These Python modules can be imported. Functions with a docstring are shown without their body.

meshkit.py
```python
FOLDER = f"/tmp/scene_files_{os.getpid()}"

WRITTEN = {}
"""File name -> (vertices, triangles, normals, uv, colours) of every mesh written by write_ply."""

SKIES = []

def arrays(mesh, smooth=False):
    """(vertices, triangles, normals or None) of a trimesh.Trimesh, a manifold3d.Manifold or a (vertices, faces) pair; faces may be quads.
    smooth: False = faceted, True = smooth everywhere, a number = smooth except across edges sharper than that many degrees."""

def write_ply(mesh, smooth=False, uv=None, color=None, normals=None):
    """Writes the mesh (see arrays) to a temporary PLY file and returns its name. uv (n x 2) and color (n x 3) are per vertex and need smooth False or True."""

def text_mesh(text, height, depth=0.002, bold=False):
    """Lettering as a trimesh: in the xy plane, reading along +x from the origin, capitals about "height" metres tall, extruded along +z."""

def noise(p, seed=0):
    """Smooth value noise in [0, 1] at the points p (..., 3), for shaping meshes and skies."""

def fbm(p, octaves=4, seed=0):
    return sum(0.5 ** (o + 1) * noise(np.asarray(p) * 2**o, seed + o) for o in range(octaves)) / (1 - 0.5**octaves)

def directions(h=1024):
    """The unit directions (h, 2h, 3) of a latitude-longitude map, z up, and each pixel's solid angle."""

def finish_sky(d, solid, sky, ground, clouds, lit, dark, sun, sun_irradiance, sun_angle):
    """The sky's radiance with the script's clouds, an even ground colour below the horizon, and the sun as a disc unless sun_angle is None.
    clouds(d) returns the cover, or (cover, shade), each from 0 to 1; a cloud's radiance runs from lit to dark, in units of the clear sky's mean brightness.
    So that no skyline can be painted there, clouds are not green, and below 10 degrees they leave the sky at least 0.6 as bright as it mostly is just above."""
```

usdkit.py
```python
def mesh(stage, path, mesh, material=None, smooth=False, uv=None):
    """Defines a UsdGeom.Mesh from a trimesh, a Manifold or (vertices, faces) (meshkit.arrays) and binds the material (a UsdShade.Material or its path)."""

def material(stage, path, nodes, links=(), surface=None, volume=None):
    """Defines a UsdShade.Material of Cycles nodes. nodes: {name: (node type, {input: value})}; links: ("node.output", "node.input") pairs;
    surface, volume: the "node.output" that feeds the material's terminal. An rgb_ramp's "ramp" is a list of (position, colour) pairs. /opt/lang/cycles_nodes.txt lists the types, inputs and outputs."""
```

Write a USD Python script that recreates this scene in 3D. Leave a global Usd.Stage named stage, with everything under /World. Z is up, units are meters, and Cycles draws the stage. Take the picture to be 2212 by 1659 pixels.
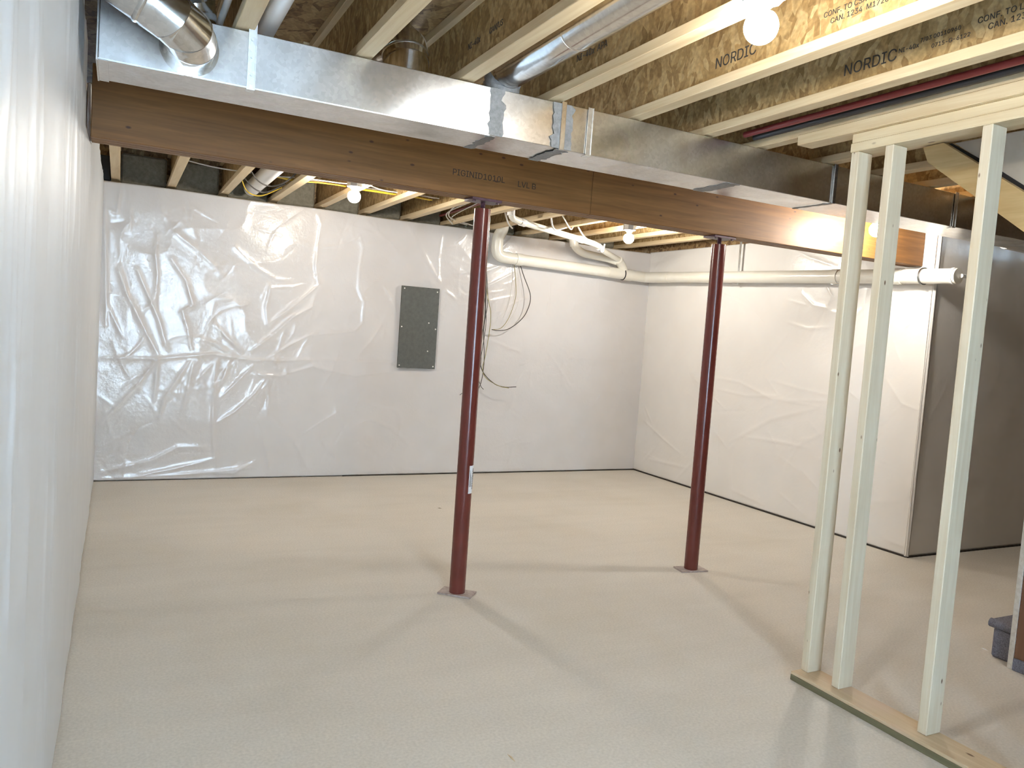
import math, random
import numpy as np, trimesh, usdkit, meshkit
from pxr import Usd, UsdGeom, UsdLux, UsdShade, Gf, Sdf, Vt

stage = Usd.Stage.CreateInMemory()
UsdGeom.SetStageUpAxis(stage, UsdGeom.Tokens.z); UsdGeom.SetStageMetersPerUnit(stage, 1.0)
UsdGeom.Xform.Define(stage, '/World'); UsdGeom.Scope.Define(stage, '/World/Looks')
random.seed(7); RNG = np.random.default_rng(7)

# ---------------------------------------------------------------- camera, sky, exposure
YAW, PITCH, ROLL, EYE, FPX = 0.473, 0.0672, 0.0705, 1.4484, 1673.26
EXPOSURE = 0.66
BULB = 400.0          # bulb radiance
SKY = 8.0             # daylight through the window behind the camera
cy, sy, cp, sp = math.cos(YAW), math.sin(YAW), math.cos(PITCH), math.sin(PITCH)
fwd = np.array([sy*cp, cy*cp, -sp]); rt = np.array([cy, -sy, 0.0]); up = np.cross(rt, fwd)
r_ = math.cos(ROLL)*rt + math.sin(ROLL)*up; u_ = -math.sin(ROLL)*rt + math.cos(ROLL)*up
cam = UsdGeom.Camera.Define(stage, '/World/camera')
cam.CreateHorizontalApertureAttr(36.0); cam.CreateVerticalApertureAttr(36.0*1659/2212)
cam.CreateFocalLengthAttr(FPX/2212*36.0); cam.CreateClippingRangeAttr(Gf.Vec2f(0.02, 200))
cam.CreateExposureAttr(EXPOSURE)
M4 = Gf.Matrix4d(*[float(x) for x in (*r_, 0, *u_, 0, *(-fwd), 0, 0, 0, EYE, 1)])
cam.AddTransformOp().Set(M4)
dome = UsdLux.DomeLight.Define(stage, '/World/sky'); dome.CreateIntensityAttr(SKY); dome.CreateColorAttr(Gf.Vec3f(0.58, 0.79, 1.0))

# ---------------------------------------------------------------- materials
L = '/World/Looks/'
def mat(name, nodes, links, surface='p.BSDF'):
    return usdkit.material(stage, L+name, nodes, links, surface=surface)
def plain(name, col, rough=0.5, **kw):
    return mat(name, {'p': ('principled_bsdf', dict(base_color=col, roughness=rough, **kw))}, [])
def bumped(nodes, links, height, strength=0.3, dist=0.003):
    nodes['b'] = ('bump', {'strength': strength, 'distance': dist}); links += [(height, 'b.height'), ('b.normal', 'p.normal')]

def wood(name, axis, c0, c1, knot=(0.16, 0.09, 0.045), rough=0.55, knots=True, spec=0.4, stain=None, kscale=None):
    """lumber with grain along an axis; the pattern differs on every board because it sits at its own place."""
    sc = {'x': (1.2, 22, 22), 'y': (22, 1.2, 22), 'z': (22, 22, 1.2)}[axis]
    ks = {'x': (5, 11, 11), 'y': (11, 5, 11), 'z': (11, 11, 5)}[axis]
    ks = kscale or ks
    n = {'g': ('geometry', {}), 'm': ('mapping', {'scale': sc}), 'n': ('noise_texture', {'scale': 1.6, 'detail': 5.0, 'roughness': 0.6, 'distortion': 0.6}),
         'r': ('rgb_ramp', {'ramp': [(0.25, c1), (0.5, tuple((a+b)/2 for a, b in zip(c0, c1))), (0.72, c0)]}),
         'p': ('principled_bsdf', {'roughness': rough, 'specular_ior_level': spec})}
    l = [('g.position', 'm.vector'), ('m.vector', 'n.vector'), ('n.fac', 'r.fac')]
    out = 'r.color'
    if knots:
        n.update({'km': ('mapping', {'scale': ks}), 'v': ('voronoi_texture', {'scale': 1.0}), 'kr': ('rgb_ramp', {'ramp': [(0.0, (1, 1, 1)), (0.05, (1, 1, 1)), (0.10, (0, 0, 0))]}),
                  'km2': ('mix', {'color2': knot})})
        l += [('g.position', 'km.vector'), ('km.vector', 'v.vector'), ('v.distance', 'kr.fac'), ('kr.color', 'km2.fac'), (out, 'km2.color1')]
        out = 'km2.color'
    if stain:
        n.update({'sn': ('noise_texture', {'scale': 2.3, 'detail': 3.0}), 'sr': ('rgb_ramp', {'ramp': [(0.45, (0, 0, 0)), (0.62, (1, 1, 1))]}), 'sm': ('mix', {'color2': stain})})
        l += [('g.position', 'sn.vector'), ('sn.fac', 'sr.fac'), ('sr.color', 'sm.fac'), (out, 'sm.color1')]
        out = 'sm.color'
    l.append((out, 'p.base_color'))
    bumped(n, l, 'n.fac', 0.15, 0.002)
    return mat(name, n, l)

def osb(name, plane, tones):
    """oriented strand board: two layers of long flakes at different angles."""
    ax = {'x': 0, 'z': 2}[plane]
    def rot(a): v = [0, 0, 0]; v[ax] = a; return tuple(v)
    s = {'x': (30, 42, 15), 'z': (38, 11, 30)}[plane]
    ramp = [(0.0, tones[0]), (0.3, tones[1]), (0.55, tones[2]), (0.8, tones[3]), (1.0, tones[4])]
    n = {'g': ('geometry', {}), 'w': ('noise_texture', {'scale': 9.0, 'detail': 2.0}), 'wm': ('mix_vector', {'fac': 0.03}),
         'a1': ('mapping', {'rotation': rot(0.30)}), 'a2': ('mapping', {'scale': s}), 'va': ('voronoi_texture', {'scale': 1.0}),
         'b1': ('mapping', {'rotation': rot(-0.45)}), 'b2': ('mapping', {'scale': s}), 'vb': ('voronoi_texture', {'scale': 1.0}),
         'sa': ('separate_color', {}), 'sb': ('separate_color', {}), 'ra': ('rgb_ramp', {'ramp': ramp}), 'rb': ('rgb_ramp', {'ramp': ramp}),
         'k': ('noise_texture', {'scale': 14.0, 'detail': 1.0}), 'kr': ('rgb_ramp', {'ramp': [(0.47, (0, 0, 0)), (0.53, (1, 1, 1))]}), 'mx': ('mix', {}),
         'f': ('noise_texture', {'scale': 60.0, 'detail': 3.0}), 'fr': ('rgb_ramp', {'ramp': [(0.3, (0.72, 0.72, 0.72)), (0.7, (1.1, 1.1, 1.1))]}), 'mm': ('mix', {'mix_type': 'multiply', 'fac': 1.0}),
         'p': ('principled_bsdf', {'roughness': 0.6, 'specular_ior_level': 0.3})}
    l = [('g.position', 'w.vector'), ('g.position', 'wm.a'), ('w.color', 'wm.b'), ('wm.result', 'a1.vector'), ('a1.vector', 'a2.vector'), ('a2.vector', 'va.vector'), ('wm.result', 'b1.vector'), ('b1.vector', 'b2.vector'), ('b2.vector', 'vb.vector'),
         ('va.color', 'sa.color'), ('vb.color', 'sb.color'), ('sa.r', 'ra.fac'), ('sb.r', 'rb.fac'), ('g.position', 'k.vector'), ('k.fac', 'kr.fac'), ('kr.color', 'mx.fac'), ('ra.color', 'mx.color1'), ('rb.color', 'mx.color2'),
         ('g.position', 'f.vector'), ('f.fac', 'fr.fac'), ('mx.color', 'mm.color1'), ('fr.color', 'mm.color2'), ('mm.color', 'p.base_color')]
    bumped(n, l, 'sa.g', 0.25, 0.002)
    return mat(name, n, l)

def film(name, col, rough, fine):
    n = {'g': ('geometry', {}), 'n': ('noise_texture', {'scale': 3.0, 'detail': 3.0}), 'r': ('rgb_ramp', {'ramp': [(0.3, tuple(c*0.97 for c in col)), (0.7, tuple(min(1, c*1.02) for c in col))]}),
         'f': ('noise_texture', {'scale': fine, 'detail': 3.0, 'roughness': 0.55}), 'p': ('principled_bsdf', {'roughness': rough, 'ior': 1.5, 'specular_ior_level': 0.6})}
    l = [('g.position', 'n.vector'), ('n.fac', 'r.fac'), ('r.color', 'p.base_color'), ('g.position', 'f.vector')]
    bumped(n, l, 'f.fac', 0.35, 0.004)
    return mat(name, n, l)

def metal(name, col, rough, spangle=30.0, amount=0.18, bump=0.1):
    n = {'g': ('geometry', {}), 'n': ('noise_texture', {'scale': spangle, 'detail': 4.0}), 'v': ('voronoi_texture', {'scale': spangle*2.5}), 's': ('separate_color', {}),
         'r': ('rgb_ramp', {'ramp': [(0.0, tuple(c*(1-amount) for c in col)), (1.0, tuple(min(1, c*(1+amount*0.4)) for c in col))]}),
         'w': ('noise_texture', {'scale': 2.2, 'detail': 2.0}), 'rr': ('map_range', {'from_min': 0.3, 'from_max': 0.7, 'to_min': rough*0.75, 'to_max': rough*1.35}),
         'p': ('principled_bsdf', {'metallic': 1.0})}
    l = [('g.position', 'n.vector'), ('g.position', 'v.vector'), ('v.color', 's.color'), ('s.r', 'r.fac'), ('r.color', 'p.base_color'), ('g.position', 'w.vector'), ('w.fac', 'rr.value'), ('rr.result', 'p.roughness')]
    bumped(n, l, 'w.fac', bump, 0.02)
    return mat(name, n, l)

def speckled(name, c0, c1, scale, rough=0.7, bump=0.2, dist=0.004, detail=4.0):
    n = {'g': ('geometry', {}), 'n': ('noise_texture', {'scale': scale, 'detail': detail, 'roughness': 0.65}), 'r': ('rgb_ramp', {'ramp': [(0.3, c0), (0.7, c1)]}), 'p': ('principled_bsdf', {'roughness': rough})}
    l = [('g.position', 'n.vector'), ('n.fac', 'r.fac'), ('r.color', 'p.base_color')]
    bumped(n, l, 'n.fac', bump, dist)
    return mat(name, n, l)

def emitter(name, col, strength):
    return mat(name, {'e': ('emission', {'color': col, 'strength': strength})}, [], 'e.emission')

K = {}
nn = {'g': ('geometry', {}), 'n': ('noise_texture', {'scale': 1.1, 'detail': 5.0, 'roughness': 0.55}), 'r': ('rgb_ramp', {'ramp': [(0.3, (0.60, 0.56, 0.49)), (0.5, (0.64, 0.605, 0.545)), (0.72, (0.67, 0.63, 0.565))]}),
      'f': ('noise_texture', {'scale': 90.0, 'detail': 4.0}), 'fr': ('rgb_ramp', {'ramp': [(0.3, (0.9, 0.9, 0.9)), (0.7, (1.06, 1.06, 1.06))]}), 'm': ('mix', {'mix_type': 'multiply', 'fac': 1.0}),
      'sm': ('mapping', {'scale': (0.9, 6.0, 1.0), 'rotation': (0, 0, 0.25)}), 'sn': ('noise_texture', {'scale': 1.0, 'detail': 3.0, 'distortion': 0.8}), 'sr': ('rgb_ramp', {'ramp': [(0.35, (0.98, 0.98, 0.98)), (0.65, (1.015, 1.015, 1.015))]}), 'm2': ('mix', {'mix_type': 'multiply', 'fac': 1.0}),
      'p': ('principled_bsdf', {'roughness': 0.62, 'specular_ior_level': 0.35})}
ll = [('g.position', 'n.vector'), ('n.fac', 'r.fac'), ('g.position', 'f.vector'), ('f.fac', 'fr.fac'), ('r.color', 'm.color1'), ('fr.color', 'm.color2'), ('g.position', 'sm.vector'), ('sm.vector', 'sn.vector'), ('sn.fac', 'sr.fac'), ('m.color', 'm2.color1'), ('sr.color', 'm2.color2'), ('m2.color', 'p.base_color')]
bumped(nn, ll, 'f.fac', 0.12, 0.002)
K['concrete'] = mat('concrete_slab', nn, ll)
K['poly'] = film('poly_sheet', (0.665, 0.645, 0.635), 0.20, 30.0)
K['poly_soft'] = film('poly_sheet_soft', (0.79, 0.77, 0.745), 0.30, 20.0)
K['poly_left_cool_lit'] = film('poly_sheet_left_cool_lit', (0.61, 0.65, 0.69), 0.42, 7.0)  # cool daylight painted into the tint; the plastic itself matches the other walls
PALE, PALE2 = (0.73, 0.60, 0.39), (0.60, 0.44, 0.25)
K['lumber_y'] = wood('lumber_y', 'y', PALE, PALE2, knots=False)
K['lumber_yk'] = wood('lumber_knotty_y', 'y', (0.74, 0.64, 0.44), (0.63, 0.50, 0.31))
K['lumber_z'] = wood('lumber_knotty_z', 'z', (0.72, 0.65, 0.51), (0.61, 0.51, 0.36), kscale=(17, 17, 8))
K['plate'] = wood('lumber_plate', 'y', (0.66, 0.53, 0.36), (0.52, 0.39, 0.24), stain=(0.62, 0.46, 0.36))
K['treated'] = wood('lumber_treated', 'y', (0.20, 0.18, 0.10), (0.12, 0.11, 0.06), knots=False)
K['brace'] = wood('lumber_brace', 'y', (0.70, 0.52, 0.26), (0.56, 0.38, 0.17))
K['lvl'] = wood('laminated_beam', 'x', (0.265, 0.125, 0.040), (0.15, 0.068, 0.022), knot=(0.08, 0.035, 0.02), kscale=(7, 14, 14), rough=0.48, spec=0.28)
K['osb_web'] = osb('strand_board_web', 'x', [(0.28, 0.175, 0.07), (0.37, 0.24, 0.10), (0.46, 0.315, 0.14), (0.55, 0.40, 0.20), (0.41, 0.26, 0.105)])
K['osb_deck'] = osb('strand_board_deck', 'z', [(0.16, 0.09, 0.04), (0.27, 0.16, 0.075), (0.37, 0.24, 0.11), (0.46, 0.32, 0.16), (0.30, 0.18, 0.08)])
K['galv'] = metal('galvanised_sheet', (0.80, 0.815, 0.83), 0.27, amount=0.10)
K['galv_pipe'] = metal('galvanised_pipe', (0.80, 0.81, 0.81), 0.17, amount=0.1, bump=0.06)
K['galv_strap'] = metal('galvanised_strap', (0.85, 0.89, 0.92), 0.38, amount=0.1)
K['mastic'] = speckled('duct_sealant', (0.17, 0.175, 0.18), (0.27, 0.275, 0.28), 60.0, 0.5, 0.5, 0.003)
K['cleat'] = metal('dull_cleat', (0.30, 0.31, 0.32), 0.4)
K['oxide'] = speckled('red_oxide_paint', (0.12, 0.024, 0.018), (0.155, 0.033, 0.024), 5.0, 0.22, 0.04, 0.002, 2.0)
K['plate_steel'] = speckled('stained_steel', (0.30, 0.23, 0.21), (0.52, 0.46, 0.43), 40.0, 0.55)
K['screw_steel'] = speckled('dark_screw', (0.07, 0.035, 0.05), (0.13, 0.06, 0.08), 40.0, 0.4)
K['pvc'] = speckled('white_pvc', (0.76, 0.74, 0.66), (0.83, 0.81, 0.74), 3.0, 0.25, 0.02, 0.001)
K['pvc_white'] = plain('white_pvc_clean', (0.80, 0.80, 0.80), 0.28)
K['black'] = plain('black_plastic_and_shade', (0.02, 0.02, 0.022), 0.45)  # also used for painted shade in the corner recess and above the sloped board
K['red_pipe'] = plain('red_pipe', (0.20, 0.028, 0.025), 0.4)
K['yellow'] = plain('yellow_cable', (0.75, 0.50, 0.04), 0.4)
K['white_cable'] = plain('white_cable', (0.72, 0.70, 0.66), 0.4)
K['dark_wire'] = plain('dark_wire', (0.06, 0.055, 0.05), 0.45)
K['olive_wire'] = plain('olive_wire', (0.32, 0.28, 0.12), 0.45)
K['panel'] = speckled('grey_backboard', (0.085, 0.09, 0.083), (0.115, 0.12, 0.11), 30.0, 0.6)
K['screw'] = plain('bright_screw', (0.75, 0.74, 0.70), 0.35)
K['bulb'] = emitter('lit_bulb', (1.0, 0.94, 0.84), BULB)
K['bulb_dim'] = emitter('lit_bulb_dimmer', (1.0, 0.95, 0.86), BULB*0.72)
K['porcelain'] = plain('porcelain', (0.80, 0.79, 0.76), 0.2)
K['box_blue'] = plain('blue_grey_plastic', (0.22, 0.26, 0.34), 0.45)
K['carpet'] = speckled('grey_carpet', (0.10, 0.10, 0.13), (0.26, 0.26, 0.31), 160.0, 0.95, 0.9, 0.006)
K['batt'] = speckled('insulation', (0.20, 0.18, 0.13), (0.30, 0.275, 0.21), 35.0, 0.95, 0.7, 0.01)
K['drywall'] = speckled('raw_board', (0.50, 0.44, 0.36), (0.56, 0.50, 0.42), 8.0, 0.8, 0.05)
K['brown_board'] = wood('brown_board', 'z', (0.24, 0.12, 0.065), (0.15, 0.07, 0.04), knots=False)
K['sticker'] = plain('paper_sticker', (0.74, 0.75, 0.77), 0.5)
K['ink'] = plain('black_ink', (0.05, 0.045, 0.04), 0.6)
K['ink_soft'] = plain('faded_ink', (0.035, 0.018, 0.012), 0.6)
K['foundation'] = speckled('foundation_concrete', (0.30, 0.29, 0.27), (0.38, 0.37, 0.35), 6.0, 0.9)
K['dark_gap'] = plain('dark_gasket', (0.035, 0.03, 0.025), 0.8)
K['trim_white'] = plain('white_vinyl', (0.78, 0.78, 0.77), 0.35)
K['glass'] = mat('window_pane', {'t': ('transparent_bsdf', {}), 'g': ('glossy_bsdf', {'roughness': 0.02}), 'f': ('fresnel', {'IOR': 1.5}), 'm': ('mix_closure', {})}, [('f.fac', 'm.fac'), ('t.BSDF', 'm.closure1'), ('g.BSDF', 'm.closure2')], 'm.closure')

# ---------------------------------------------------------------- helpers
TAKEN = {}
def numbered(parent, name):
    n = TAKEN.get((parent, name), 0); TAKEN[(parent, name)] = n+1
    return f'{parent}/{name}' if n == 0 else f'{parent}/{name}_{n:03d}'
BASE = {}
def keys(prim, label=None, cat=None, group=None, kind=None):
    for k, v in (('label', label), ('category', cat), ('group', group), ('kind', kind)):
        if v: prim.SetCustomDataByKey(k, v)
    return prim
def thing(name, label, cat, loc=(0, 0, 0), group=None, kind=None):
    p = numbered('/World', name); x = UsdGeom.Xform.Define(stage, p)
    x.AddTranslateOp().Set(Gf.Vec3d(*map(float, loc))); BASE[p] = np.array(loc, float)
    keys(x.GetPrim(), label, cat, group, kind); return p
def structure(name, label, cat, loc=(0, 0, 0)): return thing(name, label, cat, loc, kind='structure')
def part(parent, name, mesh, m, smooth=False, label=None, kind=None):
    """a mesh, given in world coordinates, as a part of a thing (or a sub-part of a part)."""
    p = numbered(parent, name); root = '/'.join(p.split('/')[:3])
    v, f, n = meshkit.arrays(mesh, smooth)
    me = usdkit.mesh(stage, p, (v - BASE.get(root, 0), f), K[m])
    if n is not None:
        me.CreateNormalsAttr(Vt.Vec3fArray.FromNumpy(n.astype(np.float32))); me.SetNormalsInterpolation('vertex')
    keys(me.GetPrim(), label, kind=kind); return p

def box(x0, x1, y0, y1, z0, z1, c=0.0):
    if c <= 0:
        b = trimesh.creation.box(extents=(x1-x0, y1-y0, z1-z0)); b.apply_translation(((x0+x1)/2, (y0+y1)/2, (z0+z1)/2)); return b
    pts = []
    for i in range(3):
        a = [(x0, x1), (y0, y1), (z0, z1)]
        for j in range(3):
            if j != i: a[j] = (a[j][0]+c, a[j][1]-c)
        pts += [(x, y, z) for x in a[0] for y in a[1] for z in a[2]]
    return trimesh.convex.convex_hull(np.array(pts))
def join(*m): return trimesh.util.concatenate(list(m))
def rotz(m, deg, at): m.apply_transform(trimesh.transformations.rotation_matrix(math.radians(deg), (0, 0, 1), at)); return m
def fillet(pts, rad, n=6):
    pts = [np.array(p, float) for p in pts]; out = [pts[0]]
    for a, b, c in zip(pts, pts[1:], pts[2:]):
        d0, d1 = a-b, c-b; l0, l1 = np.linalg.norm(d0), np.linalg.norm(d1); q = min(rad, l0*0.49, l1*0.49)
        s, e = b+d0/l0*q, b+d1/l1*q
        out += [(1-t)**2*s+2*t*(1-t)*b+t*t*e for t in np.linspace(0, 1, n)]
    return out+[pts[-1]]
def spline(pts, n=8):
    p = np.array(pts, float); p = np.vstack([2*p[0]-p[1], p, 2*p[-1]-p[-2]]); out = []
    for i in range(1, len(p)-2):
        for t in np.linspace(0, 1, n, endpoint=False):
            out.append(0.5*(2*p[i]+(p[i+1]-p[i-1])*t+(2*p[i-1]-5*p[i]+4*p[i+1]-p[i+2])*t*t+(3*p[i]-p[i-1]-3*p[i+1]+p[i+2])*t**3))
    return out+[p[-2]]
def tube(pts, r, n=14, caps=True):
    P = np.array(pts, float); r = np.broadcast_to(np.asarray(r, float), len(P))
    T = np.gradient(P, axis=0); T /= np.linalg.norm(T, axis=1, keepdims=True)
    ref = np.array([0, 0, 1.0]) if abs(T[0][2]) < 0.9 else np.array([1.0, 0, 0])
    N = np.cross(T[0], ref); N /= np.linalg.norm(N); V = []
    a = np.linspace(0, 2*np.pi, n, endpoint=False)
    for i in range(len(P)):
        N = N - T[i]*(N@T[i]); N /= np.linalg.norm(N); Bn = np.cross(T[i], N)
        V.append(P[i]+r[i]*(np.cos(a)[:, None]*N+np.sin(a)[:, None]*Bn))
    V = np.vstack(V); F = []
    for i in range(len(P)-1):
        for j in range(n):
            q, w = i*n+j, i*n+(j+1) % n
            F += [(q, w, w+n), (q, w+n, q+n)]
    if caps:
        V = np.vstack([V, P[0], P[-1]]); c0, c1 = len(V)-2, len(V)-1; e = (len(P)-1)*n
        F += [(c0, (j+1) % n, j) for j in range(n)] + [(c1, e+j, e+(j+1) % n) for j in range(n)]
    m = trimesh.Trimesh(V, F, process=False); m.fix_normals(); return m
def ring(c, axis, r, w, n=24):
    c = np.array(c, float); axis = np.array(axis, float)/np.linalg.norm(axis)
    return tube([c-axis*w/2, c+axis*w/2], r, n)
def lathe(prof, at, n=24):
    m = trimesh.creation.revolve(np.array(prof, float), sections=n); m.apply_translation(at); return m
def prism_x(poly, x0, x1):
    """a polygon in (y, z) extruded along x."""
    from shapely.geometry import Polygon
    m = trimesh.creation.extrude_polygon(Polygon(poly), x1-x0, engine='earcut')
    v = m.vertices; m.vertices = np.stack([x0+v[:, 2], v[:, 0], v[:, 1]], 1); return m
def letter_x(text, h, x, y, z, slant=0.0):
    """lettering on a face looking towards -x, starting at (y, z) and reading towards -y."""
    m = meshkit.text_mesh(text, h, 0.0012); v = m.vertices.copy()
    m.vertices = np.stack([x-v[:, 2], y-v[:, 0], z+v[:, 1]+slant*v[:, 0]], 1); return m
def letter_y(text, h, x, y, z):
    """lettering on a face looking towards -y, reading towards +x."""
    m = meshkit.text_mesh(text, h, 0.0012); v = m.vertices.copy()
    m.vertices = np.stack([x+v[:, 0], y-v[:, 2], z+v[:, 1]], 1); return m

# wrinkled plastic sheet: a height field over (u, v), closed at the back
def creases(U, V, H, lst):
    for pts, w, h in lst:
        w, h = w/1000, h/1000; p = np.array(pts, float)
        seg = np.linalg.norm(np.diff(p, axis=0), axis=1); tot = seg.sum(); s0 = 0
        best = np.full(U.shape, 1e9); at = np.zeros(U.shape)
        m = (U > p[:, 0].min()-6*w) & (U < p[:, 0].max()+6*w) & (V > p[:, 1].min()-6*w) & (V < p[:, 1].max()+6*w)
        if not m.any(): continue
        u, v = U[m], V[m]; bb, aa = best[m], at[m]
        for a, b, sl in zip(p, p[1:], seg):
            d = (b-a)/max(sl, 1e-9); t = np.clip((u-a[0])*d[0]+(v-a[1])*d[1], 0, sl)
            q = np.hypot(u-a[0]-t*d[0], v-a[1]-t*d[1]); k = q < bb
            bb[k] = q[k]; aa[k] = (s0+t[k])/tot
            s0 += sl
        H[m] += 1.25*h*np.exp(-np.sqrt((bb/w)**2+0.05)*1.0)*np.sin(np.pi*np.clip(0.12+0.82*aa, 0, 1))**0.6
def random_creases(n, u0, u1, v0, v1, ln, w, h, ang, spread, rng):
    out = []
    for _ in range(n):
        u, v, a, l = rng.uniform(u0, u1), rng.uniform(v0, v1), math.radians(rng.normal(ang, spread)), rng.uniform(*ln)
        k = rng.normal(0, 0.25); pts = []
        for t in np.linspace(-0.5, 0.5, 4): pts.append((u+l*t*math.cos(a+k*t), v+l*t*math.sin(a+k*t)+k*l*t*t))
        out.append((pts, rng.uniform(*w), rng.uniform(*h)*(1 if rng.random() < 0.7 else -0.8)))
    return out
def sheet(u0, u1, top, nu, nv, lst, place, wave=0.010, wscale=1.6, seed=0, v0=0.009, thick=0.012, stretch=(1, 1), ridge=0.006):
    us = np.linspace(u0, u1, nu); U = np.repeat(us[:, None], nv, 1)
    tops = np.array([top(a) for a in us]); V = v0+(tops[:, None]-v0)*np.linspace(0, 1, nv)[None, :]
    q = np.stack([U*wscale*stretch[0], V*wscale*stretch[1], 0*U], -1)
    H = wave*(meshkit.fbm(q, 3, seed)-0.5)*2 + ridge*(1-np.abs(2*meshkit.noise(q*2.1+3.3, seed+9)-1))**3
    creases(U, V, H, lst)
    edge = np.minimum(1, np.minimum(V-v0, 0.03)/0.03); H = H*np.where(edge < 1, 0.5+0.5*edge, 1)
    H = np.maximum(H, -thick*0.5)
    P = place(U, V, H).reshape(-1, 3); Q = place(U, V, 0*H-thick).reshape(-1, 3)
    i, j = np.meshgrid(np.arange(nu-1), np.arange(nv-1), indexing='ij'); a = (i*nv+j).ravel()
    F = np.vstack([np.stack([a, a+nv, a+nv+1], 1), np.stack([a, a+nv+1, a+1], 1)]); n = nu*nv
    border = np.concatenate([np.arange(nu)*nv, (nu-1)*nv+np.arange(1, nv), (np.arange(nu-1)[::-1])*nv+nv-1, np.arange(1, nv-1)[::-1]])
    nb = np.roll(border, -1)
    S = np.vstack([np.stack([border, border+n, nb+n], 1), np.stack([border, nb+n, nb], 1)])
    # the flat back needs only its rim
    c = len(P)*2; back = np.stack([np.full(len(border), c), nb+n, border+n], 1)
    VV = np.vstack([P, Q, Q.mean(0)[None]])
    m = trimesh.Trimesh(VV, np.vstack([F, S, back]), process=False)
    nrm = np.cross(P[nv]-P[0], P[1]-P[0]); out = place(np.zeros(1), np.zeros(1), np.ones(1))[0]-place(np.zeros(1), np.zeros(1), np.zeros(1))[0]
    if nrm@out < 0: m.invert()
    m.remove_unreferenced_vertices(); return m

# ---------------------------------------------------------------- the setting
XL, YB, XR, YJ = -0.142, 7.033, 5.207, 3.635      # left wall, back wall, right wall, jog
ZJ, ZD = 2.435, 2.737                              # underside of joists, of deck
YF, XS = -1.9, 7.6                                 # wall behind the camera, far right wall
part(structure('floor', 'smooth beige poured concrete basement slab', 'floor'), 'slab', box(XL-0.4, XS+0.3, YF-0.3, YB+0.4, -0.15, 0.0), 'concrete')
part(structure('ceiling', 'strand board subfloor deck seen between the joists', 'ceiling'), 'deck', box(XL-0.4, XS+0.3, YF-0.3, YB+0.5, ZD, ZD+0.02), 'osb_deck')

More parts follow.
